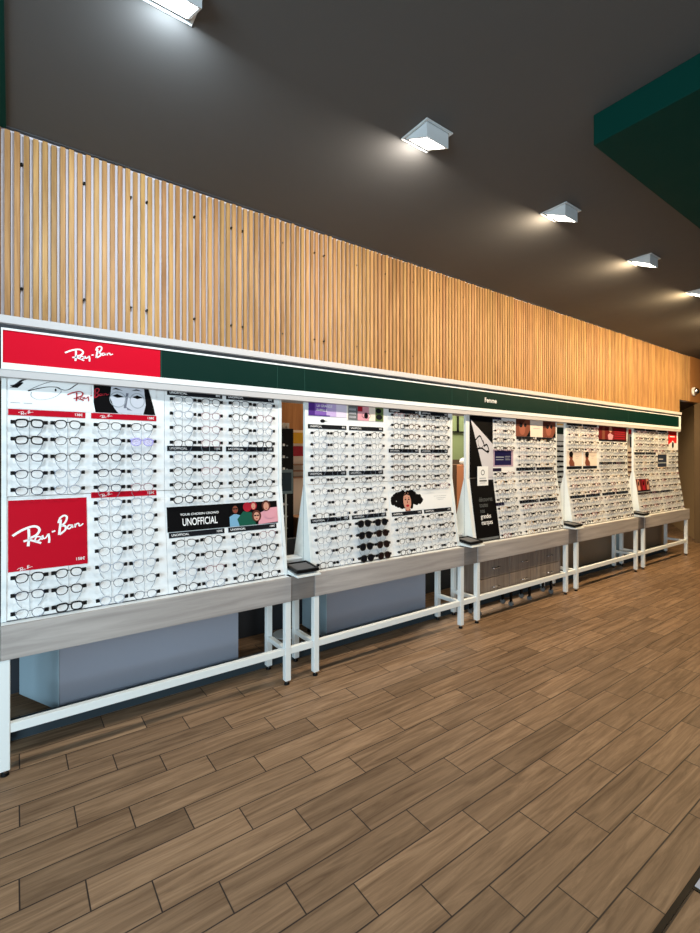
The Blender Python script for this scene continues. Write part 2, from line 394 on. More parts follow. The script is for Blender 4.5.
# ------------------------------------------------------------------ display boards
SL = math.atan2(.09, ZS-ZT); LL = (ZS-ZT)/math.cos(SL)
def upM(x, z, out=0):
    m = Matrix(((1, 0, 0, x), (0, 0, -1, YP-out), (0, 1, 0, z), (0, 0, 0, 1))); return m
def loM(x, z, out=0):     # z = world height on the leaning board
    tt = (ZS-z)/math.cos(SL)
    d = Vector((0, -math.sin(SL), -math.cos(SL))); nn = Vector((0, -math.cos(SL), math.sin(SL)))
    p = Vector((x, YP, ZS))+d*tt+nn*out
    return Matrix(((1, -d.x, nn.x, p.x), (0, -d.y, nn.y, p.y), (0, -d.z, nn.z, p.z), (0, 0, 0, 1)))
def bm_(x, z, out=0): return upM(x, z, out) if z > ZS else loM(x, z, out)
ORD = ['first', 'second', 'third', 'fourth', 'fifth', 'sixth', 'seventh', 'eighth']
WHERE = ['far-left display', 'second display', 'middle display', 'fourth display', 'far-right display']
def WH(k): return WHERE[k]
PW = 1.595
panel_labels = ['white eyewear display panel on the far left, carrying red posters',
                'white eyewear display panel with purple poster and a row of sunglasses',
                'white eyewear display panel with tall black poster down its left side',
                'fourth white eyewear display panel, with dark red photo at its top',
                'white eyewear display panel at the far right end of the row']
A = lambda *r: set(r)
LAY = {0: [A(2,3,4,5,6,11,12,13), A(*range(2, 14)), A(*range(0, 8), 10, 11, 12, 13), A(*range(0, 8), 10, 11, 12, 13)],
       1: [A(*range(2, 14)), A(*range(2, 14)), A(*range(0, 8), 10, 11, 12, 13), A(*range(0, 8), 10, 11, 12, 13)],
       2: [A(), A(0, 1, 2, 3, *range(6, 14)), A(*range(2, 14)), A(*range(2, 14))],
       3: [A(0, 1, 2, 3, *range(6, 14)), A(0, 1, 2, 3, *range(6, 14)), A(*range(2, 14)), A(*range(2, 14))],
       4: [A(*range(0, 8), 10, 11, 12, 13), A(*range(0, 14)), A(0, 1, 2, 3, *range(6, 14)), A(*range(3, 14))]}
U = [1.905-.0877*i for i in range(7)]; D = [1.29-.0877*i for i in range(7)]
for k in range(5):
    px = X0+PER*k
    t = empty('display_stand', (px, YP, ZT), panel_labels[k], 'display stand', 'eyewear display stands in a row')
    def pp(mb, name):
        o = mb.build(name, t); o.data.transform(Matrix.Translation(-Vector((px, YP, ZT)))); return o
    # boards (thickness goes backwards)
    for half in (0, 1):
        xa = px+.022+half*(PW-.044)/2+.001; xb = xa+(PW-.044)/2-.002
        mb = MB(); mb.box((xa, YP, ZS+.0015), (xb, YP+.016, 1.954), M['board'], .001); pp(mb, 'upper_board')
        mb = MB()
        c, s_ = math.cos(SL), math.sin(SL)
        y0, z0 = YP-s_*.0015, ZS-.0015; y1, z1 = YP-s_*LL, ZS-c*LL
        mb.prism([(y0, z0), (y1, z1), (y1+.016*c, z1), (y0+.016*c, z0)], xa, xb, M['board']); pp(mb, 'lower_board')
    # side frames: upright plus A-shaped flare at the bottom
    for sx_ in (px, px+PW-.022):
        mb = MB(); mb.box((sx_, YP-.004, ZS), (sx_+.022, YP+.022, 1.954), M['metal_white']); pp(mb, 'upright')
        mb = MB(); mb.prism([(YP-.006, ZS), (YP-.006-.088, ZT+.002), (YP+.18, ZT+.002), (YP+.022, ZS)], sx_, sx_+.022, M['metal_white']); pp(mb, 'gusset')
        mb = MB(); mb.box((sx_-.001, YP+.014, ZT+.03), (sx_, YP+.018, ZS), M['grey_line']); pp(mb, 'edge_strip')
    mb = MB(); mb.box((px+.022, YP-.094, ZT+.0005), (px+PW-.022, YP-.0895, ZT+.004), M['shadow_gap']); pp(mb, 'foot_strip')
    # thin clear rods carrying the frames
    offs = [.118, .29, .493, .665, .903, 1.075, 1.277, 1.450]
    for i, ox in enumerate(offs):
        rows = sorted(LAY[k][i//2]); runs = []
        for r in rows:
            if runs and runs[-1][1] == r-1 and r != 7: runs[-1][1] = r
            else: runs.append([r, r])
        for r0, r1 in runs:
            za, zb_ = (U+D)[r0], (U+D)[r1]
            mb = MB(); a = bm_(px+ox, min(za+.03, 1.95) if za > ZS else min(za+.03, ZS-.004), .006).translation; b = bm_(px+ox, max(zb_-.03, ZT+.012) if za < ZS else max(zb_-.03, ZS+.004), .006).translation
            mb.tube([a, b], .0011, M['rod'], n=4); pp(mb, 'rod')

# ------------------------------------------------------------------ strips and posters
PAIR = [.028, .403, .813, 1.187]; SWID = .347
def strip(k, pr, z, txt='UNOFFICIAL', price='99€', red=False, wd=SWID, lab='', m=None):
    x = X0+PER*k+PAIR[pr]
    t = empty('price_strip', matrix=bm_(x, z, .003), label=lab, cat='price strip', group='price strips on the display panels')
    mb = MB(); mb.box((0, -.016, -.0025), (wd, .016, .0), m or (M['red_dark'] if red else M['ink2'])); mb.build('strip_board', t)
    if red:
        mb = MB(); logo(mb, .075, 0, .066, .0008, M['white_print'], .8); mb.build('lettering', t)
    elif txt: text(txt, .019, M['white_print'], t, .014, 0, .0008)
    if price: text(price, .019, M['white_print'], t, wd-.012, 0, .0008, 'RIGHT')
U = [1.905-.0877*i for i in range(7)]; D = [1.29-.0877*i for i in range(7)]
cs = ['first', 'second', 'third', 'fourth']
def slab(k, pr, what, where): return f'{what} price strip {where}, {cs[pr]} strip column of {WH(k)}'
# display 1
strip(0, 0, 1.782, price='138€', red=True, lab='red price strip below the drawn eyeglasses poster, far-left display')
strip(0, 1, 1.782, price='138€', red=True, lab='red price strip below the black and white face photo')
strip(0, 1, 1.335, price='158€', red=True, lab='lower red price strip beside the large square red poster')
for pr in (2, 3):
    strip(0, pr, 1.947, price='89€', lab=slab(0, pr, 'black', 'at the top'))
    strip(0, pr, 1.603, price='110€', lab=slab(0, pr, 'black', 'midway down the upper board'))
    strip(0, pr, 1.072, price='129€', lab=slab(0, pr, 'black', 'under the wide group photo'))
for pr in (0, 1):
    strip(1, pr, 1.778, price='99€', lab=slab(1, pr, 'black', 'below the purple and floral posters'))
    strip(1, pr, 1.424, price='119€', lab=slab(1, pr, 'black', 'just above the board seam'))
    strip(1, pr, 1.078, price='129€', lab=slab(1, pr, 'black', 'on the lower leaning board'))
for pr in (2, 3):
    strip(1, pr, 1.940, txt='UNOFFICIAL', price='89€', lab=slab(1, pr, 'black', 'at the top'))
    strip(1, pr, 1.603, txt='UNOFFICIAL', price='99€', lab=slab(1, pr, 'black', 'midway down the upper board'))
    strip(1, pr, 1.070, txt='UNOFFICIAL', price='119€', lab=slab(1, pr, 'black', 'level with the curly hair photo'))
navy = mat('dark_navy_print', s2l(30, 22, 52), .5)
for z, wd, wh in ((1.947, .15, 'at the top'), (1.42, .15, 'under the navy poster'), (1.072, .14, 'on the lower leaning board')):
    strip(2, 1, z, txt='', price='', wd=wd, m=navy, lab=f'short dark navy strip {wh} beside the tall black poster')
for pr in (2, 3):
    strip(2, pr, 1.755, txt='', price='89€', lab=slab(2, pr, 'black', 'under the sunglasses photo'))
    strip(2, pr, 1.42, txt='', price='99€', lab=slab(2, pr, 'black', 'just above the board seam'))
    strip(2, pr, 1.072, txt='', price='119€', lab=slab(2, pr, 'black', 'on the lower leaning board'))
for pr in (0, 1):
    strip(3, pr, 1.945, txt='', price='', lab=slab(3, pr, 'dark', 'at the top'))
    strip(3, pr, 1.42, txt='', price='', lab=slab(3, pr, 'dark', 'under the small portrait photos'))
    strip(3, pr, 1.072, txt='', price='', lab=slab(3, pr, 'dark', 'on the lower leaning board'))
for pr in (2, 3):
    strip(3, pr, 1.47, txt='', price='', lab=slab(3, pr, 'dark', 'just above the board seam'))
    strip(3, pr, 1.072, txt='', price='', lab=slab(3, pr, 'dark', 'on the lower leaning board'))
for pr in (0, 1, 2):
    strip(4, pr, 1.945, txt='', price='', lab=slab(4, pr, 'dark', 'at the top'))
for pr in (0, 1):
    strip(4, pr, 1.603, txt='', price='', lab=slab(4, pr, 'dark', 'midway down the upper board'))
for pr in (0, 1, 2):
    strip(4, pr, 1.03, txt='', price='', lab=slab(4, pr, 'dark', 'on the lower leaning board'))

def poster(k, ox, z0, z1, wd, lab, base, draw, out=.003, cat='poster'):
    # local origin bottom-left of the sheet; x right, y up, z out
    lo = z1 <= ZS+.02
    mt = (loM if lo else upM)(X0+PER*k+ox, z0, out)
    h = (z1-z0)/(math.cos(SL) if lo else 1)
    t = empty('poster', matrix=mt, label=lab, cat=cat)
    mb = MB(); mb.box((0, 0, -.0025), (wd, h, 0), base)
    draw(mb, wd, h); mb.build('sheet', t)
    return t, wd, h
e = .0006
# --- drawn eyeglasses poster (line art) and dark red logo over it
def d_line(mb, w_, h_):
    k_ = M['ink2']; fn = lambda p: (p[0]*w_, p[1]*h_)
    mb.ribbon([(.02, .72), (.08, .76), (.16, .93), (.26, 1.0)], .035, e, k_, lambda p: fn(p))
    mb.poly([(.01*w_, .66*h_), (.10*w_, .66*h_), (.17*w_, .84*h_), (.15*w_, .86*h_)], 1.2*e, M['ink'])
    mb.ribbon([(.22, .60), (.34, .78), (.46, .92), (.56, .99)], .010, e, k_, fn)
    mb.ribbon([(.22, .58), (.30, .66), (.44, .76), (.56, .78), (.60, .74)], .022, e, M['ink'], fn)
    mb.ribbon([(.26, .56), (.26, .42), (.34, .32), (.48, .38), (.58, .52), (.62, .68), (.56, .76)], .010, e, M['grey_line'], fn)
    mb.ribbon([(.60, .74), (.66, .70), (.72, .74), (.80, .90), (.84, .97)], .018, e, k_, fn)
    mb.ell(.55*w_, .68*h_, .012*w_, .05*h_, 1.5*e, k_)
    mb.rect(.02*w_, .17*h_, .13*w_, .19*h_, e, M['grey_line']); mb.rect(.17*w_, .17*h_, .27*w_, .19*h_, e, M['grey_line'])
poster(0, .030, 1.802, 1.962, .372, 'white poster with a line drawing of eyeglasses, far-left display', M['board'], d_line)
t, w_, h_ = poster(0, .415, 1.802, 1.962, .335, 'black and white photo poster of a face wearing round eyeglasses', M['board'], lambda mb, w_, h_: (
    mb.poly([(.0, h_), (0, .35*h_), (.03*w_, 0), (.80*w_, 0), (.97*w_, 0), (.93*w_, .3*h_), (.86*w_, h_)], e, M['hair']),
    mb.poly([(.27*w_, h_), (.25*w_, .55*h_), (.31*w_, .2*h_), (.38*w_, 0), (.78*w_, 0), (.82*w_, .35*h_), (.79*w_, h_)], 2*e, M['bwface']),
    mb.poly([(.28*w_, .85*h_), (.34*w_, .92*h_), (.46*w_, .82*h_), (.34*w_, .86*h_)], 3*e, M['ink']),
    mb.poly([(.58*w_, .84*h_), (.66*w_, .92*h_), (.76*w_, .86*h_), (.66*w_, .87*h_)], 3*e, M['ink']),
    mb.poly([(.28*w_, .62*h_), (.36*w_, .70*h_), (.47*w_, .60*h_), (.36*w_, .56*h_)], 3*e, M['ink']),
    mb.poly([(.60*w_, .62*h_), (.68*w_, .70*h_), (.77*w_, .62*h_), (.68*w_, .56*h_)], 3*e, M['ink']),
    mb.poly([(.50*w_, .25*h_), (.54*w_, .20*h_), (.60*w_, .12*h_), (.52*w_, .14*h_)], 3*e, M['bwshade']),
    mb.poly([(.50*w_, .75*h_), (.54*w_, .75*h_), (.50*w_, .2*h_), (.46*w_, .2*h_)], 3*e, M['bwshade']),
    mb.ring(.37*w_, .50*h_, .12*w_, .26*h_, .004, 4*e, M['grey_line']), mb.ring(.68*w_, .50*h_, .11*w_, .26*h_, .004, 4*e, M['grey_line']),
    mb.ribbon([(.49*w_, .58*h_), (.53*w_, .62*h_), (.57*w_, .58*h_)], .004, 4*e, M['grey_line']),
    mb.poly([(.80*w_, h_), (.86*w_, h_), (.95*w_, .3*h_), (.98*w_, 0), (.84*w_, 0)], 4.5*e, M['hair'])))
mb = MB(); logo(mb, .36, .095, .205, 6*e, M['crimson'], .82)
mb.build('printed_logo', empty('poster_logo', matrix=upM(X0+.030, 1.802, .003), label='dark red handwritten logo spanning drawing and black and white face photo', cat='logo'))
# --- big red poster
t, w_, h_ = poster(0, .028, .967, 1.325, .352, 'large square red poster with white handwritten logo, far-left display', M['red_dark'],
    lambda mb, w_, h_: (logo(mb, w_*.5, h_*.54, w_*.90, e, M['white_print'], .98, 1.15), logo(mb, w_*.2, .013, .066, e, M['white_print'], .8)))
text('158€', .021, M['white_print'], t, w_-.012, .03, e, 'RIGHT')
# --- crowd poster
def person(mb, cx, cy, r, skin, hair, z, glasses=True):
    mb.ell(cx, cy+r*.15, r*1.35, r*1.55, z, hair); mb.ell(cx, cy, r*.85, r*1.15, z+e, skin)
    if glasses: mb.rect(cx-r*.7, cy+r*.05, cx-r*.1, cy+r*.4, z+2*e, M['ink']); mb.rect(cx+r*.1, cy+r*.05, cx+r*.7, cy+r*.4, z+2*e, M['ink']); mb.rect(cx-.1*r, cy+.25*r, cx+.1*r, cy+.35*r, z+2*e, M['ink'])
    mb.ell(cx, cy-r*.6, r*.25, r*.12, z+2*e, M['lip'])
def d_crowd(mb, w_, h_):
    s = .53
    mb.poly([(s*w_, h_*.0), (w_, 0), (w_, h_), (s*w_, h_)], e, M['hair'])
    mb.poly([(.53*w_, 0), (.53*w_, .42*h_), (.58*w_, .55*h_), (.66*w_, .40*h_), (.66*w_, 0)], 2*e, M['sky'])
    mb.poly([(.62*w_, 0), (.60*w_, .3*h_), (.66*w_, .62*h_), (.74*w_, .55*h_), (.78*w_, 0)], 3*e, M['teal'])
    person(mb, .585*w_, .72*h_, .022, M['skin2'], M['hair'], 4*e)
    mb.poly([(.80*w_, 0), (.82*w_, .5*h_), (.92*w_, .7*h_), (w_, .72*h_), (w_, .05*h_)], 3*e, M['pink'])
    mb.ell(.70*w_, .80*h_, .03, .032, 4*e, M['crimson']); person(mb, .76*w_, .82*h_, .018, M['skin'], M['crimson'], 5*e, False)
    person(mb, .785*w_, .36*h_, .025, M['skin'], M['brown'], 7*e)
    person(mb, .885*w_, .78*h_, .024, M['skin'], M['brown'], 9*e, False)
    mb.ell(.925*w_, .42*h_, .045, .03, 9*e, M['pink'])
t, w_, h_ = poster(0, .806, 1.092, 1.243, .742, 'wide poster with black lettering panel and photo of several people', M['ink'], d_crowd)
text('YOUR CHOSEN CROWD', .019, M['white_print'], t, w_*.27, h_*.66, e, 'CENTER', 1.15)
text('UNOFFICIAL', .064, M['white_print'], t, w_*.27, h_*.34, e, 'CENTER', .62)
# --- display 2 top posters
def d_purple(mb, w_, h_):
    mb.rect(0, 0, .16*w_, h_, e, M['purple']); mb.rect(.16*w_, 0, .46*w_, h_, e, M['purple2']); mb.rect(.46*w_, 0, .72*w_, h_, e, M['lavender'])
    mb.rect(.0, .0, .55*w_, .08*h_, 2*e, M['purple'])
t, w_, h_ = poster(1, .030, 1.858, 1.962, .345, 'purple fading to white poster at the top left of second display', M['lavender2'], d_purple)
text('LA GRANDE', .026, M['white_print'], t, .07, .076, 3*e); text('FAMILLE', .026, M['white_print'], t, .07, .045, 3*e)
t, w_, h_ = poster(1, .385, 1.842, 1.962, .37, 'strip of small grey, pink and green pictures near purple poster', M['cream'], lambda mb, w_, h_: (
    mb.rect(.02*w_, 0, .27*w_, h_, e, M['greyprint']), mb.rect(.27*w_, 0, .58*w_, h_, e, M['pink']), mb.rect(.58*w_, 0, .76*w_, h_, e, M['cream']),
    mb.rect(.76*w_, 0, .99*w_, h_, e, M['leafgreen']), mb.rect(.27*w_, .6*h_, .40*w_, h_, 2*e, M['crimson']), mb.ell(.50*w_, .35*h_, .02, .025, 2*e, M['ink']),
    [mb.ell(.06*w_+.03*w_*(i % 6), .2*h_+.25*h_*(i//6), .003, .01, 2*e, M['pale_grey']) for i in range(18)],
    mb.ell(.85*w_, .72*h_, .03, .02, 2*e, M['ink2']), mb.ell(.87*w_, .3*h_, .034, .022, 2*e, M['ink2']),
    mb.ring(.45*w_, .35*h_, .022, .018, .003, 3*e, M['ink']), mb.ring(.56*w_, .35*h_, .018, .018, .003, 3*e, M['ink'])))
mb = MB(); mb.ell(0, 0, .022, .013, 0, M['ink2']); mb.poly([(.018, .005), (.05, .001), (.018, -.005)], 0, M['grey_line'])
o = mb.build('printed_mark'); o.matrix_local = upM(X0+PER+.155, 1.822, .002)
tag(o, 'small dark printed mark beneath the purple poster', 'printed mark')
def d_curly(mb, w_, h_):
    rr = random.Random(5)
    for i in range(150):
        a = rr.random()*2*PI; q = math.sqrt(rr.random())
        mb.ell(w_*.262+math.cos(a)*q*w_*.225, h_*.55+math.sin(a)*q*h_*.36, .020+rr.random()*.008, .018+rr.random()*.008, e+i*1e-6, M['hair'], 9)
    cx = .262*w_
    mb.poly([(cx-.030, 0), (cx+.030, 0), (cx+.026, .3*h_), (cx-.026, .3*h_)], 1.8*e, M['skin2']); mb.ell(cx, h_*.46, .044, .078, 2*e, M['skin'])
    mb.poly([(cx-.046, .72*h_), (cx, .92*h_), (cx+.046, .72*h_), (cx, .80*h_)], 2.5*e, M['hair'])
    for q in (-1, 1):
        mb.ell(cx+q*.019, .56*h_, .011, .005, 3*e, M['ink']); mb.poly([(cx+q*.008, .62*h_), (cx+q*.030, .63*h_), (cx+q*.020, .66*h_)], 3*e, M['brown'])
    mb.poly([(cx-.006, .38*h_), (cx+.007, .38*h_), (cx+.002, .56*h_)], 3*e, M['skin2']); mb.ell(cx, .26*h_, .018, .010, 4*e, M['lip'])
    for a in ((.70, .62, .22), (.74, .52, .16), (.76, .44, .10)): mb.rect(a[0]*w_, a[1]*h_, (a[0]+a[2])*w_, (a[1]+.015)*h_, e, M['grey_line'])
poster(1, .80, 1.088, 1.262, .75, 'photo poster of a face with big black curly hair', M['board'], d_curly)
# --- display 3: tall black poster (upper and lower sheets are one folded sign)
tb = empty('tall_poster', (X0+2*PER+.062, YP, ZT), 'tall black poster with white triangle and eyeglasses, left of middle display', 'poster')
PWD = .352; px = X0+2*PER+.055
inv = Matrix.Translation((-(X0+2*PER+.062), -YP, -ZT))
mb = MB(); mb.box((0, 0, -.004), (PWD, 1.962-ZS-.002, 0), M['ink']); hU = 1.962-ZS
mb.poly([(.012, hU*.92), (PWD, hU*.54), (PWD, 0), (.225, 0)], e, M['pale_grey'])
fn = lambda p: (p[0]*PWD, p[1]*hU)
mb.ribbon([(.26, .62), (.36, .66), (.44, .67), (.60, .56), (.80, .46)], .012, 2*e, M['ink'])if False else None
for pts, wt in (([(.24, .60), (.36, .655), (.44, .66), (.52, .60), (.62, .52)], .026), ([(.34, .60), (.36, .52), (.46, .47), (.56, .50)], .012),
                ([(.60, .50), (.72, .53), (.80, .47), (.82, .42), (.74, .43)], .030), ([(.30, .46), (.50, .47), (.66, .43), (.80, .40)], .028), ([(.56, .50), (.60, .54), (.56, .60)], .012)):
    mb.ribbon(pts, wt, 2*e, M['ink'], fn)
mb.build('upper_sheet', tb, inv @ upM(px, ZS+.002, .006))
mb = MB(); mb.box((0, 0, -.004), (PWD, LL-.008, 0), M['ink']); hL = LL
mb.poly([(.232, hL-.008), (PWD, hL-.008), (PWD, hL-.03), (.232, hL-.03)], e, M['pale_grey'])
mb.rect(.02, .008, PWD-.02, .03, e, M['greyprint'])
lo_ = mb.build('lower_sheet', tb, inv @ loM(px, ZT+.006, .006))
dimt = mat('faint_grey_print', s2l(88, 92, 92), .5)
for s, z, m_ in (('découvrez', .40, dimt), ('toutes', .345, dimt), ('nos', .29, dimt), ('grandes', .235, M['white_print']), ('marques', .175, M['white_print'])):
    text(s, .062, m_, lo_, .095, z, e, 'LEFT', .8)
tt = empty('display_card', matrix=upM(px+.10, 1.262, .0175), label='white card fixed over the middle of the tall black poster', cat='card')
mb = MB(); mb.box((0, 0, -.002), (.165, .195, 0), M['board']); mb.ring(.08, .135, .020, .020, .008, e, M['greyprint']); mb.rect(.03, .075, .13, .082, e, M['grey_line']); mb.rect(.03, .045, .14, .060, e, M['greyprint'])
mb.rect(.04, .03, .12, .034, e, M['grey_line']); mb.build('card_sheet', tt)
# --- display 3 others
t, w_, h_ = poster(2, .420, 1.452, 1.628, .335, 'navy blue poster with small pale lettering, pinkish border', mat('printed_mauve', s2l(184, 160, 178), .5), lambda mb, w_, h_: (
    mb.rect(.06*w_, .08*h_, .90*w_, .92*h_, e, M['navy']), mb.rect(.12*w_, .52*h_, .52*w_, .58*h_, 2*e, M['grey_line']), mb.rect(.12*w_, .38*h_, .5*w_, .42*h_, 2*e, M['grey_line']),
    mb.rect(.58*w_, .58*h_, .84*w_, .61*h_, 2*e, M['grey_line']), mb.rect(.58*w_, .48*h_, .80*w_, .51*h_, 2*e, M['grey_line']), mb.rect(.58*w_, .38*h_, .84*w_, .41*h_, 2*e, M['grey_line'])))
def d_sun(mb, w_, h_):
    for a in (0, .66):
        mb.rect(a*w_, 0, (a+.34)*w_, h_, e, M['skin2']); mb.poly([(a*w_, .55*h_), (a*w_, h_), ((a+.25)*w_, h_), ((a+.12)*w_, .6*h_)], 2*e, M['brown'])
        mb.ell((a+.15)*w_, .45*h_, .055, .07, 2*e, mat('printed_warm_skin', s2l(164, 96, 76), .5)); mb.poly([((a+.25)*w_, 0), ((a+.34)*w_, 0), ((a+.34)*w_, .4*h_)], 3*e, M['hair'])
        mb.ell((a+.12)*w_, .62*h_, .030, .022, 3*e, M['ink2'], 12, .2); mb.ell((a+.22)*w_, .64*h_, .024, .020, 3*e, M['ink2'], 12, .2)
    mb.rect(.42*w_, .48*h_, .58*w_, .51*h_, e, M['pink'])
poster(2, .800, 1.772, 1.962, .77, 'twin brown portrait photos with sunglasses at the top of middle display', M['cream'], d_sun)
# --- display 4
def d_single(mb, w_, h_):
    mb.poly([(.18*w_, 0), (.12*w_, .2*h_), (.16*w_, .42*h_), (.22*w_, .5*h_), (.34*w_, .48*h_), (.48*w_, .25*h_), (.50*w_, 0)], e, M['skin2'])
    mb.ell(.26*w_, .62*h_, .040, .034, 2*e, M['skin2']); mb.ell(.26*w_, .80*h_, .045, .032, 3*e, M['hair']); mb.rect(.20*w_, .60*h_, .34*w_, .66*h_, 4*e, M['ink'])
    mb.rect(.58*w_, .62*h_, .82*w_, .64*h_, e, M['grey_line']); mb.rect(.58*w_, .52*h_, .76*w_, .54*h_, e, M['grey_line'])
poster(3, .035, 1.440, 1.620, .335, 'small portrait photo on cream at the left of fourth display', M['cream'], d_single)
poster(3, .410, 1.440, 1.620, .335, 'second small portrait photo on cream, right of its twin', M['cream'], d_single)
def d_red(mb, w_, h_):
    mb.rect(0, 0, w_, h_, e, mat('printed_maroon', s2l(104, 22, 24), .5)); mb.poly([(.10*w_, .1*h_), (.20*w_, .1*h_), (.2*w_, h_), (.12*w_, h_)], 2*e, M['skin2'])
    mb.poly([(.33*w_, .1*h_), (.30*w_, .4*h_), (.38*w_, .55*h_), (.50*w_, .4*h_), (.46*w_, .1*h_)], 2*e, M['pink']); mb.ell(.40*w_, .78*h_, .045, .04, 3*e, M['skin'])
    for i in range(5): mb.rect(.54*w_, (.18+.15*i)*h_, .93*w_, (.24+.15*i)*h_, 2*e, M['crimson'])
    mb.rect(.0, 0, w_, .10*h_, 3*e, M['ink'])
poster(3, .800, 1.760, 1.957, .775, 'dark red photo poster at the top right of fourth display', M['ink'], d_red)
# --- display 5
def d_red2(mb, w_, h_):
    for i, a in enumerate((.05, .42, .75)): mb.poly([(a*w_, .12*h_), ((a+.2)*w_, .12*h_), ((a+.17)*w_, .9*h_), ((a+.04)*w_, h_)], e, M['skin'] if i != 1 else M['crimson']); mb.ell((a+.10)*w_, .65*h_, .02, .035, 2*e, M['hair'])
    mb.rect(0, 0, w_, .1*h_, 3*e, M['ink'])
poster(4, .035, 1.055, 1.235, .42, 'dark red portrait poster low down on the far-right display', mat('printed_maroon', s2l(104, 22, 24), .5), d_red2)
poster(4, .815, 1.375, 1.60, .33, 'small dark blue poster on the far-right display', M['cream'], lambda mb, w_, h_: (
    mb.rect(0, .1*h_, w_, .95*h_, e, mat('printed_slate', s2l(44, 52, 70), .5)), mb.rect(0, .34*h_, w_, .42*h_, 2*e, M['grey_line']), mb.rect(.1*w_, .6*h_, .6*w_, .66*h_, 2*e, M['pale_grey'])))
poster(4, 1.20, 1.68, 1.958, .335, 'bright red poster with dark oval at top right corner', M['board'], lambda mb, w_, h_: (
    mb.poly([(0, .2*h_), (.3*w_, .35*h_), (w_, .32*h_), (w_, h_), (0, h_)], e, mat('bright_red_print', s2l(216, 30, 30), .5)), mb.ell(.55*w_, .24*h_, .055, .062, 2*e, M['board']), mb.ell(.55*w_, .22*h_, .038, .05, 3*e, M['ink']),
    mb.rect(.2*w_, .66*h_, .8*w_, .72*h_, 2*e, M['white_print'])))

# ------------------------------------------------------------------ eyewear
def superell(cx, cy, rx, ry, p, z, n=18, droop=0):
    out = []
    for i in range(n):
        a = 2*PI*i/n; c, s = math.cos(a), math.sin(a)
        x = rx*math.copysign(abs(c)**(2/p), c); y = ry*math.copysign(abs(s)**(2/p), s)
        y += -x*droop
        if s < 0: x *= .93
        out.append((cx+x, cy+y, z))
    return out
ZF = .034
STY = {  # name: (label words, rim colour, rim r, shape p, ry, lens, temple)
 'thick_black': ('thick black', s2l(12, 12, 14), .0036, 3.2, .0195, 'clear'),
 'black_soft': ('black rounded', s2l(18, 18, 24), .0025, 2.5, .0215, 'clear'),
 'black_thin': ('thin black', s2l(10, 10, 14), .0018, 2.6, .021, 'clear'),
 'black_round': ('thin round black', s2l(12, 12, 16), .0018, 2.0, .0245, 'clear'),
 'silver': ('silver wire', s2l(88, 96, 108), .0014, 2.3, .0225, 'clear'),
 'clear': ('clear pale', s2l(168, 176, 188), .0022, 2.4, .0225, 'clear'),
 'dark_blue': ('dark blue', s2l(22, 28, 54), .0020, 2.6, .0205, 'clear'),
 'lilac': ('pale lilac', s2l(172, 166, 226), .0030, 2.6, .0205, 'lilac'),
 'tortoise': ('brown tortoiseshell', s2l(74, 44, 28), .0026, 2.5, .021, 'clear'),
 'burgundy': ('burgundy', s2l(120, 24, 38), .0024, 2.4, .0215, 'clear'),
 'rose': ('rose tinted', s2l(140, 96, 108), .0016, 2.3, .0230, 'clear'),
 'gold': ('thin gold', s2l(176, 136, 76), .0014, 2.2, .023, 'clear'),
 'sun_black': ('black', s2l(12, 12, 14), .0032, 2.4, .0255, 'dark'),
 'sun_brown': ('brown', s2l(26, 18, 16), .0032, 2.5, .0250, 'brown'),
}
mat('lens_clear', (.95, .97, .98), .1, alpha=.05, spec=.1); mat('lens_lilac', s2l(196, 190, 236), .1, alpha=.35)
mat('lens_dark', s2l(20, 20, 24), .12, alpha=.97); mat('lens_brown', s2l(34, 22, 20), .12, alpha=.95)
TEMPLE = mat('pale_temple', s2l(136, 146, 160), .4)
HW = .0705
def glasses_mb(st, short=False):
    lab, col, r, p, ry, lens = STY[st]
    m = mat('rim_'+st, col, .35); rx = .0290 if st.startswith('sun') else .0262
    rim = MB(); yc = -.006
    for s in (-1, 1):
        pts = superell(s*.0335, yc, rx, ry, p, ZF, droop=s*.06)
        rim.tube(pts, r, m, True, 5, [r*(1.35 if q[1] > yc+.3*ry else 1) for q in pts])
        rim.tube([(s*(.0330+rx*.92), yc+ry*.55, ZF), (s*.0625, yc+ry*.62, ZF-.001), (s*.0665, yc+ry*.6, ZF-.006)], r*1.2, m)
        rim.tube([(s*.0100, yc-.002, ZF-.001), (s*.0085, yc-.009, ZF-.006)], .0013, TEMPLE, n=4)
    rim.tube([(-.0085, yc+ry*.34, ZF), (-.005, yc+ry*.60, ZF+.001), (.005, yc+ry*.60, ZF+.001), (.0085, yc+ry*.34, ZF)], r*1.1, m)
    ln = []; tm = []
    for s in (-1, 1):
        pts = superell(s*.0335, yc, rx, ry, p, ZF, droop=s*.06); q = MB()
        q.add([(a, b, ZF+.0012) for a, b, c in pts]+[(a, b, ZF-.0008) for a, b, c in pts],
               [tuple(range(len(pts))), tuple(range(len(pts), 2*len(pts)))[::-1]]+[(i, (i+1) % len(pts), len(pts)+(i+1) % len(pts), len(pts)+i) for i in range(len(pts))], MATS['lens_'+lens]); ln.append(q)
        lo_y = (-.024, -.030) if short else (-.046, -.068); q = MB()
        q.tube([(s*.0668, yc+ry*.55, ZF-.006), (s*.064, -.004, .022), (s*.050, lo_y[0], .010), (s*.034, lo_y[1], .0045)], .0013, TEMPLE, n=4); tm.append(q)
    cl = []
    for s in (-1, 1):
        c = MB(); c.box((s*HW-.0098, -.0092, .019), (s*HW+.0098, .0102, ZF-.003), M['black'], .002); c.box((s*HW-.003, -.003, .001), (s*HW+.003, .003, .019), TEMPLE); cl.append(c)
    return rim, ln, tm, cl
PROTO = {}
